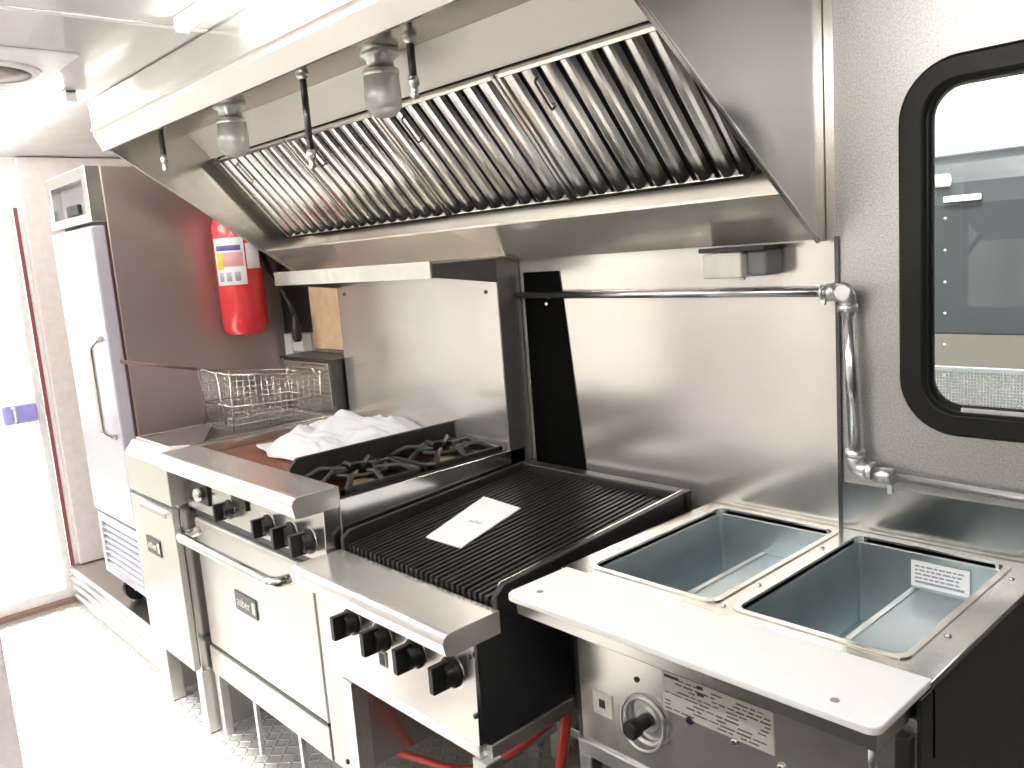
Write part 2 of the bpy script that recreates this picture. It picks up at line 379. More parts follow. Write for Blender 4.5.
# ------------------------------------------------------------------ hood
HX0, HX1 = -3.20, -.912
hood = thing('kitchen_hood', ((HX0 + HX1) / 2, -.02, 1.57), 'long stainless steel cooking hood with a bank of slatted grease filters, above the cook line', 'cooking hood')
RIM = lambda y: 1.5455 + .725 * (-y)
END = [(-.755, 2.215), (-.752, 2.10), (-.73, 2.07), (-.73, RIM(-.73)), (-.035, RIM(-.035)), (-.008, RIM(-.035)), (-.008, 2.215)]
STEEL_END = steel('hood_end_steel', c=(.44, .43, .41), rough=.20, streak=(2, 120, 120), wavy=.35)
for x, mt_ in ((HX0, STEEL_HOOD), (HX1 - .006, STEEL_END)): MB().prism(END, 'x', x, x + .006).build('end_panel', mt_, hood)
for x in (HX0 - .003, HX1 - .008):
    e = MB(); s = .006
    e.prism([(-.732, RIM(-.732) - .004), (-.035, RIM(-.035) - .004), (-.035, RIM(-.035) + s), (-.732, RIM(-.732) + s)], 'x', x, x + .011); e.build('rim', EDGE, hood, .002)
X0, X1 = HX0 + .006, HX1 - .006
MB().prism([(-.757, 2.218), (-.754, 2.10), (-.732, 2.052), (-.722, 2.052), (-.742, 2.104), (-.745, 2.218)], 'x', HX0, HX1).build('front_fascia', STEEL_FASCIA, hood)
MB().prism([(-.742, 2.118), (-.742, 2.128), (-.764, 2.128), (-.764, 2.118)], 'x', HX0 + .002, HX1 - .002).build('fascia_fold', STEEL_FASCIA, hood, .002)
MB().box(X0, X1, -.745, -.012, 2.122, 2.130).build('inner_top', STEEL_HOOD, hood)
FT, FB = (-.345, 2.032), (-.085, 1.728)                      # filter plane, top and bottom (y, z)
MB().prism([(-.425, 2.1215), (FT[0], FT[1]), (FT[0] + .008, FT[1] + .006), (-.413, 2.1215)], 'x', X0, X1).build('upper_panel', steel('hood_inner_panel', c=(.86, .83, .78), rough=.45, streak=(2, 120, 120), wavy=.0, metal=.25), hood)
MB().prism([(-.172, RIM(-.172) + .004), (-.036, RIM(-.036) + .004), (-.032, RIM(-.036) + .010), (-.168, RIM(-.172) + .010)], 'x', X0, X1).build('lower_lip', steel('hood_lip_steel', c=(.76, .71, .64), rough=.22, streak=(2, 120, 120), wavy=.1, metal=.7), hood)
MB().prism([(-.168, RIM(-.172) + .008), (-.160, RIM(-.172) + .008), (-.150, RIM(-.172) - .012), (-.05, 1.66), (-.045, 1.665), (-.15, RIM(-.172) - .002)], 'x', X0, X1).build('grease_gutter', plain('dark_gutter', (.03, .028, .025), .5, .5), hood)
MB().box(X0, X1, -.03, -.012, 1.585, 2.122).build('back_plate', STEEL_HOOD, hood)
FX0, FX1 = -3.125, -1.03
fd = Vector((0, FB[0] - FT[0], FB[1] - FT[1])); FL = fd.length; fd.normalize(); fn = Vector((0, -(-fd.z), -fd.y)); fn = Vector((0, fd.z, -fd.y))
if fn.y > 0: fn = -fn
def fp(x, s, h): return Vector((x, FT[0], FT[1])) + fd * s + fn * h
# blank panels each side of the filters
for a, c in ((X0, FX0 - .004), (FX1 + .004, X1)):
    q = MB(); q.add([fp(a, 0, 0), fp(c, 0, 0), fp(c, FL, 0), fp(a, FL, 0), fp(a, 0, -.008), fp(c, 0, -.008), fp(c, FL, -.008), fp(a, FL, -.008)], [(0, 1, 2, 3), (4, 7, 6, 5), (0, 4, 5, 1), (1, 5, 6, 2), (2, 6, 7, 3), (3, 7, 4, 0)])
    q.build('blank_panel', STEEL_HOOD, hood)
for a in (FX0 - .02,):
    q = MB(); q.add([fp(a, 0, .0), fp(a + .014, 0, .0), fp(a + .014, FL, .0), fp(a, FL, .0), fp(a, 0, .014), fp(a + .014, 0, .014), fp(a + .014, FL, .014), fp(a, FL, .014)], [(0, 3, 2, 1), (4, 5, 6, 7), (0, 1, 5, 4), (1, 2, 6, 5), (2, 3, 7, 6), (3, 0, 4, 7)])
    q.build('filter_stop', EDGE, hood)
NF = 4; fw = (FX1 - FX0) / NF
def hexa(q, x0, x1, s0, s1, h0, h1):
    q.add([fp(x0, s0, h0), fp(x1, s0, h0), fp(x1, s1, h0), fp(x0, s1, h0), fp(x0, s0, h1), fp(x1, s0, h1), fp(x1, s1, h1), fp(x0, s1, h1)], [(0, 3, 2, 1), (4, 5, 6, 7), (0, 1, 5, 4), (1, 2, 6, 5), (2, 3, 7, 6), (3, 0, 4, 7)])
for k in range(NF):
    a, c = FX0 + k * fw + .003, FX0 + (k + 1) * fw - .003
    q = MB()
    for x0, x1, s0, s1 in ((a, a + .012, .004, FL - .004), (c - .012, c, .004, FL - .004), (a, c, .004, .016), (a, c, FL - .016, FL - .004)): hexa(q, x0, x1, s0, s1, -.002, .022)
    fr = q.build('baffle_filter', EDGE, hood, .002)
    q = MB(); hexa(q, a + .002, c - .002, .006, FL - .006, -.006, -.002); q.build('filter_back', BLACK, fr)
    ns = 8; pit = (c - a - .024) / ns; q = MB()
    for i in range(ns):
        xa = a + .012 + i * pit; w = pit * .74; prof = [(0, .006), (.10, .017), (.28, .0215), (.60, .0215), (.80, .0185), (1, .010), (1, .007), (.6, .0185), (.28, .0185), (.1, .014), (0.04, .006)]
        A = [fp(xa + u * w, .016, h) for u, h in prof]; B = [fp(xa + u * w, FL - .012, h) for u, h in prof]; L = len(prof)
        q.add(A + B, [[j, (j + 1) % L, L + (j + 1) % L, L + j] for j in range(L)] + [list(range(L))[::-1], list(range(L, 2 * L))], False)
    q.build('baffle_slats', STEEL_BAFFLE, fr)
    for hx in (a + .12,):
        hp = [fp(hx, .04, .020), fp(hx, .04, .036), fp(hx, .12, .036), fp(hx, .12, .020)]
        MB().tube(roundpath(hp, .012), .003, 8).build('filter_handle', STEEL_DARK, fr)
# lamps and nozzles hanging inside the hood
def hood_lamp(x, y, label, zt=2.122):
    t = thing('hood_lamp', (x, y, zt), label, 'lamp', 'jar lamps inside the hood')
    MB().lathe([(.05, 0), (.05, -.018), (.036, -.026), (.036, -.045)], (x, y, zt), (0, 0, 1)).build('lamp_base', ALU, t)
    MB().lathe([(.038, -.046), (.044, -.058), (.047, -.11), (.045, -.14), (.030, -.160), (.006, -.166)], (x, y, zt), (0, 0, 1)).build('glass_jar', JAR, t)
    MB().lathe([(.012, -.046), (.020, -.07), (.024, -.095), (.018, -.118), (.004, -.126)], (x, y, zt), (0, 0, 1), 16).build('bulb', PAPER, t)
    MB().lathe([(.0445, -.048), (.047, -.052), (.047, -.060), (.0445, -.064)], (x, y, zt), (0, 0, 1)).build('clamp_ring', ALU, t)
hood_lamp(-2.59, -.535, 'glass jar lamp at the left end inside the cooking hood')
hood_lamp(-1.835, -.483, 'glass jar lamp near the middle of the cooking hood, beside a hanging nozzle')
def nozzle(x, y, zb, label, dx=0, dy=0):
    t = thing('fire_nozzle', (x, y, 2.122), label, 'fire nozzle', 'fire suppression nozzles inside the hood')
    MB().lathe([(.018, 0), (.018, -.012), (.010, -.02)], (x, y, 2.122), (0, 0, 1), 16).build('ceiling_fitting', ALU, t)
    MB().tube([(x, y, 2.11), (x + dx * .8, y + dy * .8, zb + .045)], .0095, 12).build('drop_pipe', STEEL_DARK, t)
    e = Vector((x + dx * .8, y + dy * .8, zb + .045)); ax = (e - Vector((x, y, 2.11))).normalized()
    MB().lathe([(.012, -.004), (.014, .006), (.014, .016), (.009, .022), (.009, .034), (.012, .042), (.006, .048)], e, ax, 6).build('nozzle_head', ALU, t)
nozzle(-2.125, -.537, 1.868, 'dark pipe with a spray nozzle reaching over the filters, left of the middle jar lamp')
nozzle(-1.69, -.493, 1.98, 'short dark pipe with a spray nozzle, right of the middle jar lamp')
nozzle(-3.0, -.60, 1.965, 'small spray nozzle hanging in the far left corner of the hood')

# ------------------------------------------------------------------ ceiling fittings
def led(x0, x1, y, label):
    t = thing('led_strip_light', ((x0 + x1) / 2, y, ZC), label, 'ceiling light', 'led tubes along the ceiling')
    MB().box(x0, x1, y - .016, y + .016, ZC - .012, ZC - .0005).build('light_base', WHITE, t, .002)
    MB().tube([(x0 + .012, y, ZC - .022), (x1 - .012, y, ZC - .022)], .0135, 14).build('glowing_tube', LED, t)
    for x in (x0, x1 - .014): MB().box(x, x + .014, y - .017, y + .017, ZC - .038, ZC - .0005).build('end_cap', WHITE, t, .003)
led(-4.5, -3.03, -.86, 'glowing led tube on the ceiling at the door end, left of the hood')
led(-2.12, -.75, -.86, 'glowing led tube on the ceiling above the front of the hood')
led(-4.0, -2.6, -1.50, 'added unseen led tube on the ceiling over the aisle, door end')  # unseen tubes from here down are added to brighten surfaces from above
led(-2.2, -.80, -1.50, 'added unseen led tube on the ceiling over the middle of the aisle')
led(-4.0, -2.6, -1.98, 'added unseen led tube on the ceiling over the side doorway')
led(-2.2, -.80, -1.98, 'added unseen led tube on the ceiling over the serving window')
led(-.4, 1.0, -1.98, 'added unseen led tube on the ceiling right of the serving window')
led(-.4, 1.0, -1.50, 'added unseen led tube on the ceiling over the aisle, beside the side window')
t = thing('ceiling_vent', (-2.80, -1.15, ZC), 'round ceiling speaker vent on a square white plate, left of the led tubes', 'ceiling vent')
MB().box(-3.05, -2.55, -1.40, -.965, ZC - .008, ZC - .0005).build('square_plate', WHITE, t, .003)
MB().lathe([(.150, -.008), (.150, -.016), (.135, -.020), (.125, -.018)], (-2.82, -1.15, ZC), (0, 0, 1), 40).build('ring', WHITE, t)
MB().lathe([(.124, -.0185), (.06, -.021), (.01, -.0215)], (-2.82, -1.15, ZC), (0, 0, 1), 40).build('grille', plain('warm_grey_grille', (.33, .27, .24), .5), t)

# ------------------------------------------------------------------ fridge
FRX0, FRX1, FRY = -3.92, -3.40, -.69
t = thing('upright_fridge', (-3.64, -.35, .19), 'tall upright fridge with pale lilac door and steel side, by the end door', 'fridge')
MB().box(FRX0, FRX1, FRY, -.02, .345, 2.03).build('cabinet', STEEL_FRIDGE, t, .004)
MB().box(FRX0 + .002, FRX1 - .002, FRY - .008, FRY, .62, 1.825).build('door_gasket', plain('dark_brown_gasket', (.09, .035, .03), .5), t)
d = MB().box(FRX0, FRX1, -.752, FRY - .008, .635, 1.812).build('door', FRIDGE_W, t, .008)
MB().tube(roundpath([(-3.455, -.752, 1.39), (-3.455, -.80, 1.37), (-3.455, -.80, 1.02), (-3.455, -.752, 1.0)], .05, 7), .011, 12).build('handle', EDGE, d)
hp = MB().cells('y', [FRX0, FRX0 + .05, FRX1 - .05, FRX1], [1.825, 1.86, 1.985, 2.03], [(1, 1)], -.745, FRY); hp.build('top_panel', STEEL_X, t, .003)
MB().box(FRX0 + .05, FRX1 - .05, -.705, FRY - .001, 1.86, 1.985).build('control_recess', plain('grey_recess', (.30, .28, .29), .4), t)
MB().box(FRX0 + .15, FRX0 + .30, -.722, -.705, 1.87, 1.91).build('thermostat', BLACK, t, .003)
MB().cells('y', [FRX0, FRX0 + .035, FRX1 - .035, FRX1], [.345, .38, .58, .62], [(1, 1)], -.742, FRY).build('grille_frame', FRIDGE_W, t, .003)
q = MB()
for k in range(7):
    z = .385 + k * .028
    q.prism([(-.742, z), (-.738, z - .003), (-.705, z + .020), (-.709, z + .023)], 'x', FRX0 + .036, FRX1 - .036)
q.build('louvre', FRIDGE_W, t)
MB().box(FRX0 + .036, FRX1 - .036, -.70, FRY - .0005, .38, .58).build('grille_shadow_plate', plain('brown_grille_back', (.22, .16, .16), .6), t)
for x in (FRX0 + .06, FRX1 - .06):
    for y in (-.64, -.09):
        c = MB().lathe([(.058, -.014), (.062, -.010), (.062, .010), (.058, .014)], (x, y, .254), (1, 0, 0), 24).build('caster', BLACK, t)
        MB().box(x - .022, x + .022, y - .03, y + .03, .318, .345).box(x - .022, x - .017, y - .02, y + .02, .24, .32).box(x + .017, x + .022, y - .02, y + .02, .24, .32).build('caster_fork', ALU, c)

# ------------------------------------------------------------------ fire extinguisher on the fridge side
ex, ey, ez = -3.290, -.245, 1.352
t = thing('fire_extinguisher', (ex, ey, ez), 'red fire extinguisher with a printed label, behind the left end of the hood', 'fire extinguisher')
RB_ = .090
MB().lathe([(.070, 0), (.076, .002), (.078, .012), (RB_, .024), (RB_, .43), (.078, .47), (.05, .50), (.024, .515), (.022, .535)], (ex, ey, ez), (0, 0, 1), 40).build('cylinder', RED, t)
def wrap(name, a0, a1, z0, z1, mat, h=.0012, par=t):
    q = MB(); n = 14
    for zz in (z0, z1):
        for rr in (RB_ + h, RB_ - .001):
            q.v += [(ex + rr * math.cos(a0 + (a1 - a0) * k / n), ey + rr * math.sin(a0 + (a1 - a0) * k / n), zz) for k in range(n + 1)]
    m1 = n + 1
    for k in range(n):
        q.f += [[k, k + 1, 2 * m1 + k + 1, 2 * m1 + k], [2 * m1 + k, 2 * m1 + k + 1, 3 * m1 + k + 1, 3 * m1 + k], [m1 + k + 1, m1 + k, 3 * m1 + k, 3 * m1 + k + 1], [k + 1, k, m1 + k, m1 + k + 1]]
        q.s += [True] * 4
    return q.build(name, mat, par)
av = math.atan2(-1.77 - ey, 0 - ex)                 # where the label looks
lb = wrap('label', av - 1.15, av + .30, ez + .20, ez + .385, PAPER)
wrap('label_heading', av - 1.0, av + .15, ez + .335, ez + .355, PURPLE, .0018, lb)
wrap('label_patch', av - .98, av + .22, ez + .272, ez + .328, PINK, .0016, lb)
wrap('label_flame', av - 1.02, av - .66, ez + .262, ez + .33, YELLOW, .0020, lb)
for k in range(3): wrap('label_print', av - .95 + .38 * k, av - .72 + .38 * k, ez + .215, ez + .25, PRINT_GREY, .0018, lb)
wrap('side_label', av + .36, av + 1.1, ez + .26, ez + .36, PAPER)
MB().lathe([(.021, .535), (.026, .54), (.026, .56), (.014, .57), (.014, .60)], (ex, ey, ez), (0, 0, 1), 20).build('valve', EDGE, t)
MB().box(ex - .012, ex + .012, ey - .10, ey + .04, ez + .598, ez + .608).box(ex - .011, ex + .011, ey - .09, ey + .03, ez + .565, ez + .572).build('lever', BLACK, t, .003)
MB().tube(roundpath([(ex - .01, ey + .02, ez + .555), (ex - .03, ey + .12, ez + .54), (ex - .03, ey + .125, ez + .30), (ex + .09, ey + .145, ez + .13), (ex + .135, ey + .15, ez + .06)], .06, 8), .0095, 12).build('hose', BLACK, t)
MB().lathe([(.013, 0), (.013, -.03), (.020, -.05), (.020, -.10), (.014, -.115)], (ex + .135, ey + .15, ez + .065), (0, 0, 1), 20).build('discharge_nozzle', BLACK, t)
MB().box(-3.3995, ex - RB_ + .004, ey - .03, ey + .03, ez + .14, ez + .40).build('wall_bracket', STEEL_DARK, t)

# ------------------------------------------------------------------ fryer
FX0_, FX1_ = -3.235, -2.832
t = thing('deep_fryer', ((FX0_ + FX1_) / 2, -.42, 0), 'narrow floor standing deep fryer with pale steel front, left of the oven range', 'deep fryer')
MB().cells('y', [FX0_, FX0_ + .02, FX1_ - .02, FX1_], [.235, .25, .825, .84], [], -.775, -.03).build('cabinet', STEEL_X, t, .003)
MB().prism([(-.80, .842), (-.80, .975), (-.792, .988), (-.768, 1.022), (-.66, 1.022), (-.66, .842)], 'x', FX0_ - .002, FX1_ + .002).build('header', STEEL_SATIN, t, .004, 3)
d = MB().box(FX0_, FX1_, -.80, -.776, .25, .828).build('door', STEEL_SATIN, t, .004)
MB().prism([(-.80, .828), (-.822, .822), (-.824, .806), (-.820, .806), (-.818, .819), (-.80, .822)], 'x', FX0_ + .16, FX1_ - .004).build('door_lip', EDGE, d, .001)
bd = MB().box(-3.118, -2.985, -.8045, -.8, .628, .690).build('badge', STEEL_DARK, d, .002)
text('asber', 'badge_lettering', .040, (-3.063, -.805, .660), (1, 0, 0), (0, 0, 1), LABEL, bd)
MB().box(-3.012, -2.994, -.8052, -.8044, .642, .678).build('badge_emblem', LABEL, bd)
# top deck: a front plate with a cut corner, its dark reflection put into the grey, the tank open behind it
ti = [(FX0_ + .03, -.745), (FX1_ - .07, -.745), (FX1_ - .03, -.70), (FX1_ - .03, -.17), (FX0_ + .03, -.17)]
to = [(FX0_, -.766), (FX1_ - .06, -.766), (FX1_, -.766), (FX1_, -.13), (FX0_, -.13)]
MB().ring(to, ti, 'z', 1.0, 1.024).build('top_deck', STEEL_SATIN, t, .002)
ri = [(p[0] * 1, p[1]) for p in ti]; ro = [(FX0_ + .018, -.757), (FX1_ - .064, -.757), (FX1_ - .019, -.704), (FX1_ - .019, -.158), (FX0_ + .018, -.158)]
MB().ring(ro, ri, 'z', 1.0235, 1.034).build('tank_rim', EDGE, t, .003)
MB().prism([ti[0], ti[1], ti[2], (FX1_ - .03, -.655), (FX0_ + .03, -.47)], 'z', 1.012, 1.026).build('deck_front_plate', plain('mauve_dark_reflection', (.24, .20, .20), .35, .4), t, .002)
MB().prism([(FX1_ - .03, -.652), (FX1_ - .03, -.17), (FX0_ + .03, -.17), (FX0_ + .03, -.466)], 'z', .985, 1.0).build('tank_screen', plain('dull_grey_screen', (.20, .18, .17), .4, .5), t)
MB().prism([(FX0_, .84), (FX1_, .84), (FX1_, .984), (FX0_, .984)], 'y', -.655, -.13).build('tank_body', STEEL_X, t)
MB().box(FX0_, FX1_, -.13, -.02, .84, 1.235).build('flue_riser', STEEL_X, t, .004)
MB().box(FX1_, FX1_ + .006, -.138, -.02, 1.045, 1.24).build('riser_side', STEEL_DARK, t)
MB().box(FX0_ - .004, FX1_ + .008, -.14, -.016, 1.2355, 1.247).build('riser_cap', STEEL_DARK, t, .002)
MB().box(FX0_ + .02, FX1_ - .02, -.142, -.1305, 1.06, 1.232).build('basket_hanger_plate', STEEL_X, t, .003)
for x in (FX0_ + .03, FX1_ - .03):
    for y in (-.75, -.08):
        MB().box(x - .026, x + .026, y - .026, y + .026, .004, .236).build('leg', STEEL_SATIN, t, .003)

# fry basket standing on the tank cover
BX0, BX1, BY0, BY1, BZ0, BZ1 = -3.14, -2.885, -.52, -.165, 1.036, 1.195
t = thing('fry_basket', (-3.025, -.33, 1.036), 'wire fry basket with a long handle, resting on top of the deep fryer', 'fry basket')
tilt = lambda y, z: z + (-.155 - y) * .14 * (z - BZ0) / (BZ1 - BZ0)
q = MB(); wr = .0011
nx, ny, nz = 12, 15, 9
tap = lambda x, z: -3.025 + (x + 3.025) * (.90 + .14 * (z - BZ0) / (BZ1 - BZ0))
def bp(x, y, z): return (tap(x, z), y, tilt(y, z))
for i in range(nx + 1):
    x = BX0 + (BX1 - BX0) * i / nx; q.tube([bp(x, BY0, BZ1), bp(x, BY0, BZ0), bp(x, BY1, BZ0), bp(x, BY1, BZ1)], wr, 4)
for j in range(ny + 1):
    y = BY0 + (BY1 - BY0) * j / ny; q.tube([bp(BX0, y, BZ1), bp(BX0, y, BZ0), bp(BX1, y, BZ0), bp(BX1, y, BZ1)], wr, 4)
for k in range(1, nz):
    z = BZ0 + (BZ1 - BZ0) * k / nz; q.tube([bp(BX0, BY0, z), bp(BX1, BY0, z), bp(BX1, BY1, z), bp(BX0, BY1, z)], wr, 4, True)
q.build('wire_mesh', EDGE, t)
q = MB()
for z in (BZ1, BZ0 + .07): q.tube([bp(BX0, BY0, z), bp(BX1, BY0, z), bp(BX1, BY1, z), bp(BX0, BY1, z)], .0035, 8, True)
for x in (BX0, BX1):
    for y in (BY0, BY1): q.tube([bp(x, y, BZ0), bp(x, y, BZ1 + .01)], .003, 8)
q.build('basket_frame', EDGE, t)
zt = tilt(BY0, BZ1)
q = MB()
for s in (-1, 1): q.tube([(-3.04 + s * .080, BY0 - .002, BZ0 + .02), (-3.045 + s * .080, BY0 - .010, zt), (-3.075 + s * .03, BY0 - .022, zt + .012), (-3.085, BY0 - .035, zt + .014)], .0042, 8)
q.build('handle_stay', EDGE, t)
MB().tube([(-3.078, BY0 - .02, zt + .012), (-3.24, -.765, 1.312)], [.0055, .0068], 12).build('handle', plain('brown_handle_grip', (.13, .07, .055), .45), t)
MB().tube(roundpath([(BX0 + .03, BY1, 1.185), (BX0 + .03, BY1 - .005, 1.215), (BX1 - .03, BY1 - .005, 1.215), (BX1 - .03, BY1, 1.185)], .02), .004, 8).build('rear_hook', EDGE, t)

# ------------------------------------------------------------------ oven range
RX0, RX1 = -2.812, -1.895
t = thing('oven_range', ((RX0 + RX1) / 2, -.40, 0), 'wide steel oven range with griddle, two black burners and a towel bar oven door', 'oven range')
MB().box(RX0, RX1, -.70, -.02, .235, .955).build('body', STEEL_X, t, .003)
# bullnose ledge
def bull(x0, x1, yf, yb, zt, th, r=.022, n=8):
    pf = [(yb, zt), (yb, zt - th)]
    pf += [(yf + .020, zt - th), (yf + .006, zt - th + .004)]
    pf += [(yf + r - r * math.cos(a), zt - r + r * math.sin(a)) for a in [PI / 2 * k / n for k in range(n + 1)]]
    return MB().prism(pf, 'x', x0, x1)
bull(RX0, RX1, -.832, -.695, 1.036, .056).build('front_ledge', STEEL_LEDGE, t, .002)
MB().prism([(-.70, .985), (-.70, .83), (-.752, .838), (-.744, .985)], 'x', RX0 + .004, RX1 - .004).build('knob_panel', STEEL_X, t, .002)
MB().box(RX0 + .01, RX1 - .01, -.730, -.70, .803, .832).build('vent_gap', STEEL_DARK, t)
def knob(x, y, z, par, big=1., name='knob'):
    k = MB().lathe([(.031 * big, 0), (.031 * big, -.006), (.024 * big, -.010), (.0235 * big, -.024), (.020 * big, -.028)], (x, y, z), (0, 1, 0), 24).build(name, BLACK, par)
    MB().box(x - .008 * big, x + .008 * big, y - .052 * big, y - .012, z - .027 * big, z + .027 * big).build('knob_grip', BLACK, k, .003)
    MB().lathe([(.037 * big, .002), (.037 * big, -.0015)], (x, y, z), (0, 1, 0), 28).build('knob_dial', EDGE, k)
    return k
for x, bg in ((-2.475, 1.), (-2.215, 1.), (-2.085, 1.1), (-1.985, 1.1)): knob(x, -.749, .885, t, bg)
kk = MB().box(-2.775, -2.615, -.757, -.747, .868, .948).build('thermostat_plate', BLACK, t, .003)
MB().lathe([(.022, 0), (.022, -.02), (.016, -.024)], (-2.66, -.757, .905), (0, 1, 0), 20).build('thermostat_dial', EDGE, kk)
MB().box(-2.44, -2.34, -.7565, -.747, .902, .945).build('pilot_slot', BLACK, t, .002)
# oven door with towel bar
DX0, DX1 = -2.792, -2.004
d = MB().box(DX0, DX1, -.745, -.701, .348, .800).build('oven_door', STEEL_SATIN, t, .008, 3)
MB().tube(roundpath([(DX0 + .035, -.745, .758), (DX0 + .035, -.815, .760), (DX1 - .085, -.815, .760), (DX1 - .085, -.745, .758)], .055, 10), .0165, 16).build('door_handle', EDGE, d)
bd = MB().box(-2.525, -2.375, -.7495, -.745, .548, .612).build('badge', STEEL_DARK, d, .002)
text('asber', 'badge_lettering', .042, (-2.464, -.750, .580), (1, 0, 0), (0, 0, 1), LABEL, bd)
MB().box(-2.404, -2.384, -.7502, -.7494, .562, .600).build('badge_emblem', LABEL, bd)
MB().box(DX0 + .01, DX1 - .01, -.742, -.701, .336, .347).build('door_gap', BLACK, t)
MB().box(RX0 + .002, RX1 - .115, -.745, -.70, .236, .335).build('kick_panel', STEEL_SATIN, t, .003)
MB().box(RX1 - .106, RX1 - .004, -.742, -.70, .236, .802).build('right_stile', STEEL_SATIN, t, .003)
MB().lathe([(.007, 0), (.007, -.004), (.004, -.006)], (RX1 - .03, -.742, .27), (0, 1, 0), 12).build('stile_screw', STEEL_DARK, t)
MB().box(RX1 - .006, RX1 + .001, -.70, -.035, .80, 1.001).build('side_splash', STEEL_BRIGHT, t, .002)
# griddle half
MB().box(RX0 + .012, -2.178, -.695, -.10, .958, 1.002).build('griddle_plate', GRIDDLE, t, .003)
MB().box(RX0, RX0 + .010, -.695, -.10, .958, 1.030).build('griddle_left_wall', STEEL_X, t, .001)
MB().prism([(-.690, 1.0), (-.697, 1.02), (-.690, 1.045), (-.665, 1.068), (-.095, 1.068), (-.095, 1.0)], 'x', -2.176, -2.162).build('griddle_splash', ENAMEL, t, .003)
MB().box(RX0 + .012, -2.17, -.697, -.689, 1.003, 1.03).build('grease_lip', EDGE, t, .002)
# burners
MB().box(-2.158, RX1 - .006, -.695, -.10, .957, .966).build('drip_pan', IRON, t)
MB().box(-2.158, RX1 - .008, -.697, -.690, .966, 1.012).box(RX1 - .018, RX1 - .008, -.69, -.10, .966, 1.004).build('burner_surround', IRON, t, .002)
for yc in (-.545, -.25):
    gr = MB(); xc = -2.03; hx, hy, zt = .118, .138, 1.018
    gr.box(xc - hx, xc + hx, yc - hy, yc - hy + .016, zt - .022, zt); gr.box(xc - hx, xc + hx, yc + hy - .016, yc + hy, zt - .022, zt)
    gr.box(xc - hx, xc - hx + .016, yc - hy, yc + hy, zt - .022, zt); gr.box(xc + hx - .016, xc + hx, yc - hy, yc + hy, zt - .022, zt)
    for k in range(8):
        a = PI / 4 * k; dx, dy = math.cos(a), math.sin(a); L = min(hx / max(abs(dx), 1e-6), hy / max(abs(dy), 1e-6)) - .006
        gr.tube([(xc + dx * .040, yc + dy * .040, zt + .012), (xc + dx * L * .7, yc + dy * L * .7, zt + .016), (xc + dx * L, yc + dy * L, zt - .008)], [.0075, .009, .009], 8)
    gr.tube(arc((xc, yc, zt + .010), .078, 0, 2 * PI, 28, (1, 0, 0), (0, 1, 0))[:-1], .0065, 8, True)
    for dx in (-hx + .012, hx - .012):
        for dy in (-hy + .012, hy - .012): gr.box(xc + dx - .008, xc + dx + .008, yc + dy - .008, yc + dy + .008, .966, zt - .02)
    gr.build('burner_grate', IRON, t, .002)
    MB().lathe([(.05, .967), (.05, .980), (.040, .990), (.012, .994)], (xc, yc, 0), (0, 0, 1), 28).build('burner_head', plain('brassy_burner' + str(yc), (.42, .36, .20), .4, .7), t)
# back guard and shelf
MB().box(RX0, RX1 - .004, -.092, -.012, .956, 1.57).build('back_guard', STEEL_WALL, t, .003)
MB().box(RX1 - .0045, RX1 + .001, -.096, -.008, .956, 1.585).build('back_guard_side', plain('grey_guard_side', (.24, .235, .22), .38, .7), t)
for x, z in ((RX0 + .05, 1.49), (RX1 - .06, 1.485)):
    MB().lathe([(.006, 0), (.006, -.003), (.003, -.005)], (x, -.092, z), (0, 1, 0), 12).build('guard_screw', STEEL_DARK, t)
MB().box(RX0, RX1, -.338, -.01, 1.582, 1.590).build('shelf', STEEL_BRIGHT, t, .001)
MB().box(RX0, RX1, -.340, -.334, 1.542, 1.590).box(RX0, RX1, -.334, -.318, 1.542, 1.546).build('shelf_lip', EDGE, t, .001)
for x in (RX0, RX1 - .006):
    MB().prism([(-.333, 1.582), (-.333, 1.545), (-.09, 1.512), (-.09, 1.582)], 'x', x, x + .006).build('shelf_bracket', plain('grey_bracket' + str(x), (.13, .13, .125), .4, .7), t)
# stand
def frame_tube(q, p, s=.032):
    (x0, y0, z0), (x1, y1, z1) = p; h = s / 2
    q.box(min(x0, x1) - h, max(x0, x1) + h, min(y0, y1) - h, max(y0, y1) + h, min(z0, z1) - (h if z0 == z1 else 0), max(z0, z1) + (h if z0 == z1 else 0))
for x in (RX0 + .016, RX1 - .016):
    for y in (-.725, -.06):
        q = MB(); frame_tube(q, ((x, y, .001), (x, y, .235)), .03); q.build('leg', ALU, t, .002)
for x in (-2.52, -2.22):
    MB().box(x - .008, x + .008, -.735, -.72, .035, .2355).build('front_bar', ALU, t, .002)
MB().box(RX0 + .002, RX0 + .008, -.70, -.07, .02, .235).build('side_plate', STEEL_X, t)
MB().box(RX0 + .03, RX1 - .03, -.55, -.52, .0015, .035).build('floor_rail', ALU, t, .002)
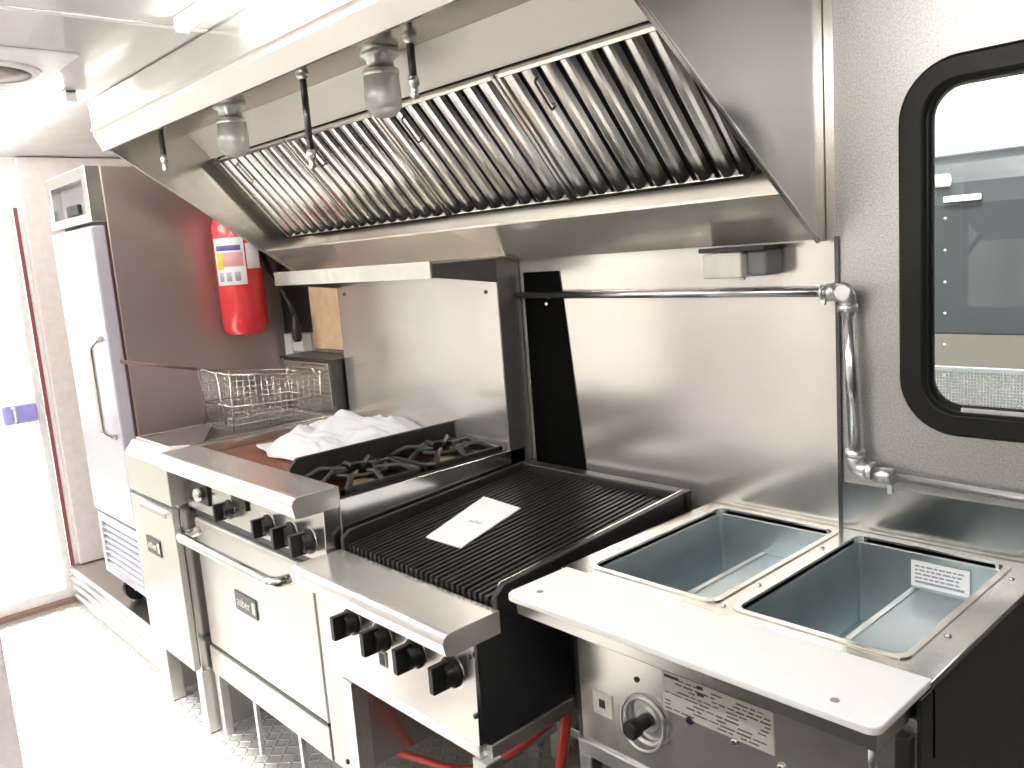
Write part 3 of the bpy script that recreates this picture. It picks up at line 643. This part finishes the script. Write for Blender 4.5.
# crumpled plastic film bag on the griddle
def film_bag(cx, cy, rx, ry, h, zb, rot, nu=64, nv=60):
    q = MB(); cr, sr = math.cos(rot), math.sin(rot)
    for j in range(nv):
        for i in range(nu):
            u, v = -1 + 2 * i / (nu - 1), -1 + 2 * j / (nv - 1)
            r2 = max(abs(u), abs(v)); l2 = math.hypot(u, v)
            k = r2 / l2 if l2 > 1e-6 else 1; du, dv = u * (.35 + .65 * k), v * (.35 + .65 * k)      # square grid pulled towards an oval
            d = min(1, (abs(u) ** 3 + abs(v) ** 3) ** (1 / 3))
            n1 = noise.noise(Vector((du * 1.5 + 4, dv * 1.6, 3.1)))
            w = noise.noise(Vector((du * 1.3, dv * 1.3, 7))) * 1.6
            rg = 1 - 2.4 * abs(noise.noise(Vector((du * 3.0 + dv * 1.2 + w, dv * 2.0 - w, .7))))
            rg2 = 1 - 2.4 * abs(noise.noise(Vector((du * 5.5 - dv * 3 + w, dv * 5 + w, 2.7))))
            fall = max(0, 1 - d ** 2.2)
            z = h * (fall * (.66 + .7 * n1) + .17 * rg * min(1, fall * 2.2) + .05 * rg2 * min(1, fall * 2.2)) + .004 + .006 * max(0, rg2) * (1 if d < .99 else .3)
            e = 1 + .24 * noise.noise(Vector((du * 1.8, dv * 1.8, 9)))
            x, y = du * rx * e, dv * ry * e
            q.v.append((min(-2.182, cx + x * cr - y * sr), min(-.10, cy + x * sr + y * cr), zb + max(.002, z)))
    for j in range(nv - 1):
        for i in range(nu - 1):
            a = j * nu + i; q.f.append([a, a + 1, a + nu + 1, a + nu]); q.s.append(True)
    o = q.build('plastic_bag', FILM)
    md = o.modifiers.new('film', 'SOLIDIFY'); md.thickness = .001; md.offset = 1
    return o
tag(film_bag(-2.435, -.335, .285, .265, .095, 1.0035, -.2), 'crumpled clear white plastic bag lying on the brown griddle', 'plastic bag')

# ------------------------------------------------------------------ charbroiler on its stand
CX0, CX1 = -1.884, -1.272
t = thing('charbroiler', ((CX0 + CX1) / 2, -.42, .60), 'black grated steel charbroiler between the oven range and the steam table', 'charbroiler')
bd_ = MB().box(CX0, CX1, -.775, -.03, .602, .845).build('body', DARK_GREY, t, .003)
MB().prism([(-.776, .604), (-.776, .845), (-.782, .845), (-.790, .604)], 'x', CX0 + .002, CX1 - .002).build('knob_panel', STEEL_X, t, .001)
bull(CX0 - .003, CX1 + .003, -.862, -.712, .874, .050, .020).build('front_ledge', STEEL_LEDGE, t, .002)
for x in (-1.742, -1.612, -1.482, -1.352): knob(x, -.785, .742, t, 1.1)
for x, z in ((CX1 - .008, .80), (CX1 - .008, .67)): MB().lathe([(.006, 0), (.006, -.003), (.003, -.005)], (x, -.789, z), (0, 1, 0), 10).build('panel_screw', STEEL_DARK, t)
lb = MB().box(-1.63, -1.60, -.7905, -.786, .668, .705).build('panel_label', LABEL, t)
MB().box(-1.626, -1.604, -.7912, -.7904, .672, .701).build('label_print', PRINT, lb)
# pan, walls, grate
wall = [(-.715, .874), (-.715, .905), (-.69, .922), (-.06, .962), (-.06, .845), (-.715, .845)]
for x in (CX0, CX1 - .016): MB().prism(wall, 'x', x, x + .016).build('side_wall', ENAMEL, t, .003)
MB().prism([(-.70, .9045), (-.69, .9235), (-.06, .9635), (-.06, .958)], 'x', CX1 - .018, CX1 - .013).build('side_wall_edge', EDGE, t)
MB().box(CX0, CX1, -.075, -.035, .845, .962).build('back_wall', ENAMEL, t, .004)
MB().box(CX0 + .016, CX1 - .016, -.712, -.075, .845, .862).build('grease_pan', BLACK, t)
NG = 6; gw = (CX1 - CX0 - .036) / NG
GZ = lambda y: .889 + (y + .705) * .085
for k in range(NG):
    a = CX0 + .018 + k * gw + .001; q = MB(); nb = 5
    for i in range(nb):
        xa = a + (gw - .002) * (i + .5) / nb
        q.prism([(-.705, GZ(-.705) - .022), (-.705, GZ(-.705)), (-.08, GZ(-.08)), (-.08, GZ(-.08) - .022)], 'x', xa - .0052, xa + .0052)
    for y in (-.70, -.50, -.29, -.09): q.prism([(y, GZ(y) - .020), (y, GZ(y) - .008), (y + .012, GZ(y + .012) - .008), (y + .012, GZ(y + .012) - .020)], 'x', a, a + gw - .002)
    q.build('grate', IRON, t, .0015)
# paper on the grate
pc = [(-1.700, -.575), (-1.785, -.305), (-1.62, -.318), (-1.563, -.573)]
q = MB(); q.add([(x, y, GZ(y) + .0015) for x, y in pc] + [(x, y, GZ(y) + .0045) for x, y in pc], [(0, 1, 2, 3), (7, 6, 5, 4), (0, 4, 5, 1), (1, 5, 6, 2), (2, 6, 7, 3), (3, 7, 4, 0)])
pp = thing('paper_card', (-1.66, -.45, GZ(-.45)), 'plain white paper card lying on the black charbroiler grate', 'paper')
sh = q.build('sheet', PAPER, pp)
text('asber', 'faint_print', .022, (-1.655, -.445, GZ(-.445) + .0050), (1, .08, .007), (-.08, 1, .085), PRINT_GREY, sh, .0002)
# stand under the charbroiler
t = thing('equipment_stand', ((CX0 + CX1) / 2, -.42, 0), 'open steel tube stand under the charbroiler', 'equipment stand')
z = .583
for p in (((CX0 + .02, -.765, z), (CX1 - .03, -.765, z)), ((CX0 + .02, -.06, z), (CX1 - .03, -.06, z)), ((CX0 + .02, -.747, z), (CX0 + .02, -.078, z)), ((CX1 - .013, -.747, z - .004), (CX1 - .013, -.078, z - .004))):
    q = MB(); frame_tube(q, p, .034); q.build('top_rail', ALU, t, .003)
for x in (CX0 + .08, CX1 - .012):
    for y in (-.765, -.06):
        q = MB(); frame_tube(q, ((x, y, .002), (x, y, .5655)), .046); l_ = q.build('leg', ALU, t, .003)
for p in (((CX0 + .08, -.74, .12), (CX0 + .08, -.085, .12)), ((CX1 - .012, -.74, .12), (CX1 - .012, -.085, .12)), ((CX0 + .105, -.06, .12), (CX1 - .037, -.06, .12))):
    q = MB(); frame_tube(q, p, .03); q.build('lower_rail', ALU, t, .003)

# ------------------------------------------------------------------ steam table
SX0, SX1, ST = -1.235, -.472, .928
t = thing('steam_table', ((SX0 + SX1) / 2, -.32, 0), 'two well steel steam table with a white cutting board along its front', 'steam table')
w1 = (-1.185, -.885); w2 = (-.832, -.537); wy = (-.515, -.040)
MB().cells('z', [SX0, w1[0], w1[1], w2[0], w2[1], SX1], [-.562, wy[0], wy[1], -.008], [(1, 1), (3, 1)], ST - .012, ST).build('top_deck', steel('deck_steel', c=(.66, .64, .60), rough=.22, streak=(4, 100, 100)), t, .002)
MB().box(SX0, SX1 - .0, -.560, -.548, .80, ST - .0125).build('front_apron', STEEL_X, t, .002)
for wx in (w1, w2):
    q = MB(); zf = .735; x0, x1 = wx; y0, y1 = wy
    loopz = [[(p[0], p[1], ST + .003) for p in rrect(x0 - .012, x1 + .012, y0 - .012, y1 + .012, .024, 5)], [(p[0], p[1], ST + .003) for p in rrect(x0, x1, y0, y1, .02, 5)],
             [(p[0], p[1], ST - .02) for p in rrect(x0, x1, y0, y1, .02, 5)]]
    n = len(loopz[0])
    rq = MB(); rq.v = sum(loopz, []) + [(p[0], p[1], ST + .0005) for p in rrect(x0 - .012, x1 + .012, y0 - .012, y1 + .012, .024, 5)]
    for a, c in ((0, 1), (1, 2), (3, 0)):
        for k in range(n): rq.f.append([a * n + k, a * n + (k + 1) % n, c * n + (k + 1) % n, c * n + k]); rq.s.append(False)
    wr_ = rq.build('well_rim', EDGE, t)
    q = MB(); q.v = [(p[0], p[1], ST - .012) for p in rrect(x0 + .001, x1 - .001, y0 + .001, y1 - .001, .012, 4)] + [(p[0], p[1], zf) for p in rrect(x0 + .001, x1 - .001, y0 + .001, y1 - .001, .012, 4)]
    n = len(q.v) // 2
    for k in range(n): q.f.append([k, (k + 1) % n, n + (k + 1) % n, n + k]); q.s.append(False)
    q.f.append([n + k for k in range(n)]); q.s.append(False)
    wl = q.build('well', GALV, t, recalc=False)
    md = wl.modifiers.new('sheet', 'SOLIDIFY'); md.thickness = .003; md.offset = 1
    MB().prism([(x0 + .085, zf + .001), (x0 + .118, zf + .104), (x1 - .004, zf + .104), (x1 - .004, zf + .001)], 'y', y0 + .004, y1 - .004).build('burner_cover', GALV, wl, .004)
    MB().prism([(x0 + .112, zf + .096), (x0 + .117, zf + .107), (x0 + .129, zf + .1072), (x0 + .129, zf + .1045), (x0 + .119, zf + .1035), (x0 + .115, zf + .096)], 'y', y0 + .005, y1 - .005).build('cover_edge', ALU, wl)
    if wx is w2:
        sx0, sx1, sz0, sz1 = -.715, -.600, .848, .903
        sk = MB().box(sx0, sx1, y1 - .0085, y1 - .0065, sz0, sz1).build('notice_sticker', PAPER, wl)
        sk['label'] = 'white printed sticker on the well wall'
        q = MB()
        for r in range(4):
            xx = sx0 + .008
            while xx < sx1 - .022:
                w = random.uniform(.006, .016); q.box(xx, xx + w, y1 - .0092, y1 - .0084, sz1 - .012 - r * .0085, sz1 - .0085 - r * .0085); xx += w + .003
        q.box(sx0 + .008, sx1 - .01, y1 - .0092, y1 - .0084, sz0 + .008, sz0 + .013)
        q.build('sticker_print', PRINT_GREY, sk)
for x, y in ((-.858, -.40), (-.858, -.15), (-.858, -.52), (-.51, -.40), (-.51, -.10), (-1.21, -.40), (-1.21, -.12)):
    MB().lathe([(.006, 0), (.006, .002), (.003, .004)], (x, y, ST), (0, 0, 1), 10).build('deck_rivet', EDGE, t)
# cutting board with rounded front corners
R_ = .018
pf = [(-1.222, -.556), (-1.222, -.735 + R_)] + [(-1.222 + R_ - R_ * math.cos(a), -.735 + R_ - R_ * math.sin(a)) for a in [PI / 2 * k / 6 for k in range(7)]] + \
     [(SX1 - .002 - R_ + R_ * math.sin(a), -.735 + R_ - R_ * math.cos(a)) for a in [PI / 2 * k / 6 for k in range(7)]] + [(SX1 - .002, -.556)]
cbd = MB().prism(pf, 'z', ST - .0105, ST + .003).build('cutting_board', HDPE, t, .003)
for x, y in ((-1.172, -.685), (-.552, -.700)): MB().lathe([(.007, 0), (.0065, .0006)], (x, y, ST + .003), (0, 0, 1), 14).build('board_bolt', plain('grey_bolt' + str(x), (.3, .3, .3), .4), cbd)
MB().box(-1.212, SX1 - .012, -.715, -.56, ST - .045, ST - .0112).build('board_shelf', STEEL_X, t, .002)
for x in (SX1 - .026,):
    MB().tube(roundpath([(x, -.70, ST - .045), (x, -.70, ST - .09), (x, -.605, ST - .15)], .05), .006, 10).build('board_bracket', ALU, t)
# control panel
PY = -.600
MB().box(SX0 + .072, SX1 - .004, PY, -.55, .582, .882).build('control_panel', STEEL_WALL, t, .002)
MB().box(SX0 + .06, SX0 + .072, PY + .002, -.55, .582, .882).build('panel_end_strip', STEEL_DARK, t)
MB().box(SX0, SX1 - .012, -.548, -.03, .60, ST - .0125 - .20 + .0).build('chassis', DARK_GREY, t)
MB().box(SX0 + .0, SX0 + .006, -.548, -.012, .62, ST - .0125).build('left_side', STEEL_DARK, t)
sp = MB().box(SX1 - .008, SX1, -.60, -.010, .10, ST - .0125).build('right_side', DARK_GREY, t, .002)  # steel side that reflects dark; that dark is put into the colour
MB().box(SX1 - .03, SX1 - .0085, -.622, -.6005, .10, .86).build('corner_post', STEEL_DARK, t, .002)
kx, kz = -.985, .690
kb = MB().tube(arc((kx, PY - .008, kz), .046, 0, 2 * PI, 30, (1, 0, 0), (0, 0, 1))[:-1], .0045, 8, True).build('knob_guard_ring', ALU, t)
MB().lathe([(.026, 0), (.024, -.006)], (kx, PY, kz), (0, 1, 0), 24).build('knob_base', ALU, t)
MB().lathe([(.014, -.002), (.014, -.032), (.018, -.036), (.018, -.054), (.014, -.058)], (kx, PY, kz), (0, 1, 0), 24).build('gas_knob', BLACK, t)
MB().tube(arc((kx - .005, PY - .012, kz - .005), .052, 0, 2 * PI, 30, (1, 0, 0), (0, .15, 1))[:-1], .0028, 8, True).build('wire_ring', ALU, t)
MB().lathe([(.006, 0), (.006, -.002)], (kx - .022, PY, kz + .075), (0, 1, 0), 12).build('pilot_hole', BLACK, t)
sw = MB().box(-1.125, -1.075, PY - .003, PY - .0002, .655, .705).build('small_label', LABEL, t)
MB().box(-1.108, -1.092, PY - .0038, PY - .0029, .672, .690).build('label_print', PRINT, sw)
dl = MB().box(-.943, -.712, PY - .002, PY - .0002, .728, .806).build('rating_label', LABEL, t)
q = MB()
for r in range(9):
    xx = -.938; zz = .799 - r * .0078
    while xx < -.722:
        w = random.uniform(.008, .03); w = min(w, -.717 - xx)
        if random.random() < .72: q.box(xx, xx + w, PY - .0025, PY - .0018, zz - .0042 * random.uniform(.5, .8), zz)
        xx += w + .004
q.build('label_print', plain('label_ink', (.14, .14, .13), .6), dl)
MB().box(-.938, -.905, PY - .0028, PY - .0018, .797, .802).box(-.865, -.852, PY - .0028, PY - .0018, .797, .803).box(-.865, -.850, PY - .0028, PY - .0018, .784, .789).build('label_bold_print', PRINT, dl)
for x, z, mt_ in ((-.885, .726, BLACK), (-.79, .722, EDGE), (-.70, .712, EDGE)): MB().lathe([(.008, 0), (.008, -.003), (.004, -.005)], (x, PY, z), (0, 1, 0), 14).build('panel_screw', mt_, t)
# legs and lower frame
for y in (-.59, -.05):
    q = MB(); frame_tube(q, ((SX0 + .08, y, .565), (SX1 - .05, y, .565)), .034); q.build('lower_rail', ALU, t, .003)
for x in (SX0 + .08, SX1 - .05):
    for y in (-.59, -.05):
        q = MB(); frame_tube(q, ((x, y, .002), (x, y, .548)), .034); q.build('leg', ALU, t, .003)
MB().box(SX0 + .1, SX1 - .035, -.57, -.04, .16, .175).build('under_shelf', STEEL_X, t, .002)

# ------------------------------------------------------------------ wall fittings
t = thing('gas_pipe', (-.86, -.03, 1.45), 'galvanised pipe bending down the wall left of the side window', 'pipe')
py = -.03; zt_, zb_ = 1.462, 1.078; xv = -.853
MB().tube([(RX1 + .01, py, 1.468), (xv - .03, py, zt_)], .0105, 14).build('upper_run', PIPE, t)
MB().tube([(xv, py, zt_ - .03), (xv + .012, py, zb_ + .03)], .0125, 14).build('drop_run', PIPE, t)
MB().tube([(xv + .03, py, zb_ - .006), (.9, py, 1.03)], .0085, 14).build('lower_run', ALU, t)
def elbow(p, a, b_, name):
    p, a, b_ = Vector(p), Vector(a).normalized(), Vector(b_).normalized()
    e = MB().tube(roundpath([p + a * .034, p, p + b_ * .034], .03, 8), .0175, 16).build(name, ALU, t)
    for d in (a, b_): MB().tube([p + d * .026, p + d * .042], .0205, 16).build('collar', ALU, e)
elbow((xv, py, zt_), (-1, 0, 0), (0, 0, -1), 'elbow')
elbow((xv + .012, py, zb_), (0, 0, 1), (1, 0, -.04), 'elbow')
MB().lathe([(.020, 0), (.022, -.008), (.016, -.014)], (xv, py - .012, zt_), (0, 1, 0), 20).build('elbow_cap', ALU, t)
MB().lathe([(.018, -.02), (.018, .02)], (xv + .075, py, zb_ - .008), (1, 0, 0), 16).build('union_nut', ALU, t)
for x, z, dz in ((xv - .055, zt_, -.028), (xv + .088, zb_ - .009, -.036)):
    q = MB().tube(arc((x, py, z), .0135, 0, 2 * PI, 18, (0, 1, 0), (0, 0, 1))[:-1], .0035, 8, True)
    q.box(x - .006, x + .006, py, -.006, z - .008, z + .008); q.box(x - .005, x + .005, py - .004, py + .004, z + dz, z - .010)
    q.build('pipe_clip', ALU, t)
t = thing('switch_box', (-1.13, -.04, 1.50), 'small grey box on the wall under the right end of the hood', 'electrical box')
MB().box(-1.175, -1.070, -.092, -.006, 1.502, 1.560).build('cover', GREYBOX, t, .006, 3)
MB().box(-1.0695, -1.015, -.075, -.006, 1.504, 1.566).build('side_housing', GREYDK, t, .010, 3)
MB().box(-1.182, -1.01, -.094, -.006, 1.5615, 1.572).build('top_plate', BLACK, t, .002)
MB().lathe([(.006, 0), (.006, .006)], (-1.073, -.08, 1.497), (0, 0, 1), 12).build('indicator', EDGE, t)
q = MB().prism([(-1.874, .905), (-1.662, .905), (-1.725, 1.535), (-1.874, 1.535)], 'y', -.008, -.0045)
t = thing('heat_shield', (-1.78, -.006, .905), 'black metal sheet fixed to the wall right of the range back guard', 'heat shield')
q.build('sheet', plain('matt_black_sheet', (.003, .003, .003), .7, spec=.04), t)
MB().lathe([(.007, 0), (.007, -.003), (.003, -.005)], (-1.782, -.008, 1.44), (0, 1, 0), 12).build('screw', EDGE, t)
t = thing('plywood_board', (-2.98, -.008, 1.26), 'tan plywood board on the wall behind the fryer, under the range shelf', 'board')
MB().box(-3.16, -2.80, -.018, -.0045, 1.265, 1.56).build('panel', WOOD, t, .001)
t = thing('wall_shade_sheet', (-3.28, -.01, 1.33), 'black sheet standing in for wall shade just right of the red fire extinguisher', 'wall shade')
MB().box(-3.39, -3.165, -.016, -.0045, 1.33, 1.62).build('panel', plain('black_wall_shade', (.012, .011, .010), .5), t, .002)  # black sheet added where the wall itself is only shaded dark
t = thing('cable_duct', (-3.30, -.03, 1.0), 'pair of white ducts on the wall below the fire extinguisher', 'duct')
for x, w, z in ((-3.36, .06, .95), (-3.285, .085, 1.252)): MB().box(x, x + w, -.05, -.006, z, 1.325).build('duct_channel', WHITE, t, .004)
# red hoses
tag(MB().tube(roundpath([(-2.35, -.30, .02), (-2.15, -.46, .07), (-1.95, -.52, .165), (-1.72, -.50, .20), (-1.50, -.48, .36), (-1.45, -.10, .50)], .12, 8), .011, 12).build('gas_hose', REDHOSE), 'red rubber hose sagging under the charbroiler stand', 'hose', 'red hoses below the counters')
tag(MB().tube(roundpath([(-1.30, -.50, .60), (-1.305, -.515, .50), (-1.37, -.50, .30), (-1.40, -.45, .10), (-1.45, -.30, .015)], .10, 8), .0125, 12).build('gas_hose', REDHOSE), 'red rubber hose hanging in the gap left of the steam table', 'hose', 'red hoses below the counters')
# open leaf of the side door at the lower left, on the serving side
dl_ = thing('door_2', (-2.46, -1.82, 0), None, None); dl_['kind'] = 'structure'
MB().box(-2.475, -2.435, -2.24, -1.402, .015, 1.97).build('door_leaf', CABINET, dl_, .003)
MB().box(-2.4345, -2.430, -2.15, -1.50, 1.05, 1.80).build('door_panel', WHITE, dl_, .002)
MB().tube(roundpath([(-2.435, -1.47, .98), (-2.39, -1.47, .98), (-2.39, -1.47, 1.12), (-2.435, -1.47, 1.12)], .02), .008, 10).build('door_handle', ALU, dl_)
t = thing('sun_block_hatch', (-.975, -2.33, 1.80), 'added unseen hatch blocking the sun at the serving window', 'hatch')
MB().prism([(-2.325, 1.86), (-2.325, 1.83), (-2.98, 1.47), (-3.0, 1.50)], 'x', -1.62, -.33).build('panel', WHITE, t, .004)  # unseen hatch added to keep sun and sky out of the serving window
for x in (-1.6, -.35): MB().tube([(x, -2.325, 1.25), (x, -2.9, 1.50)], .012, 10).build('gas_strut', STEEL_DARK, t)

# ------------------------------------------------------------------ outside
struct(MB().box(-40, 40, .3, 60, -.75, -.70).box(-40, XL - .2, -30, .3, -.75, -.70).build('ground', SAND))
struct(MB().box(XL - .2, 40, -30, YF - .12, -.75, -.70).build('ground', plain('dark_asphalt', (.045, .045, .045), .8)))
mt, nt, b = nodes_of('beige_reflection_bands'); b.inputs['Roughness'].default_value = .7
nt.links.new(mixcol(nt, maprange(nt, noise_tex(nt, coord(nt, (1.6, 1, .05)), 1.2, 2), 0, 1, .38, .62), (.36, .325, .29), (.88, .83, .76)), b.inputs['Base Color'])
struct(MB().box(-16, 6, -5.6, -5.3, -.70, 2.7).build('unseen_reflection_wall', mt))  # unseen wall added to dim the daylight and tint steel reflections beige
t = thing('parked_trailer', (-.3, 3.4, -.70), 'slate grey trailer with a small marker lamp, parked outside the side window', 'trailer')
prof = [(2.5, 1.05), (2.5, 1.66), (2.515, 1.76), (2.56, 1.85), (2.64, 1.91), (2.80, 1.94), (4.4, 1.94), (4.6, 1.90), (4.7, 1.70), (4.7, 1.05)]
MB().prism(prof, 'x', -2.2, 3.5).build('body', TRAILER, t, .01)
MB().prism([(2.497, .18), (2.497, 1.05), (4.703, 1.05), (4.703, .18)], 'x', -2.203, 3.503).build('ground_reflection_band', plain('champagne_ground_reflection', (.085, .078, .064), .3, 0, .08, nscale=3), t)  # lower side of the body, with the ground's beige reflection put into its colour
MB().tube([(-2.2, 2.60, 1.905), (3.5, 2.60, 1.905)], .014, 10).build('roof_gutter', WHITE, t)
MB().box(-1.61, -1.45, 2.468, 2.499, 1.672, 1.70).build('marker_lamp', WHITE, t, .006)
MB().tube([(-1.66, 2.49, 1.775), (-1.59, 2.49, 1.775)], .03, 12).build('drip_rail_end', WHITE, t)
for k in range(9): MB().lathe([(.007, 0), (.007, -.003), (.003, -.006)], (-1.61, 2.5, 1.60 - k * .15), (0, 1, 0), 10).build('rivet', ALU, t)
for x in (-1.3, 2.3): MB().lathe([(.16, -.2), (.36, -.2), (.36, 0), (.16, 0)], (x, 2.8, -.34), (0, 1, 0), 32).build('wheel', RUBBER, t)
MB().box(-2.1, 3.4, 2.7, 4.5, .04, .18).build('chassis', STEEL_DARK, t)
t = thing('wire_mesh_guard', (-.1, .16, 1.17), 'white wire mesh guard outside the bottom of the side window', 'mesh guard')
q = MB(); mx0, mx1, mz0, mz1, my = -.85, .55, 1.185, 1.272, .15
n = 220
for k in range(n + 1): x = mx0 + (mx1 - mx0) * k / n; q.tube([(x, my, mz0), (x, my, mz1)], .0011, 4)
for k in range(14): z = mz0 + (mz1 - mz0) * k / 13; q.tube([(mx0, my, z), (mx1, my, z)], .0011, 4)
q.build('mesh', PAPER, t)
MB().box(mx0, mx1, my - .006, my + .006, mz1, mz1 + .010).box(mx0, mx1, my - .006, my + .006, mz0 - .012, mz0).build('frame', PAPER, t, .001)
for x in (mx0 + .05, -.15, mx1 - .05): MB().box(x - .01, x + .01, .0455, my - .006, mz0 - .012, mz0 - .004).build('bracket', ALU, t)
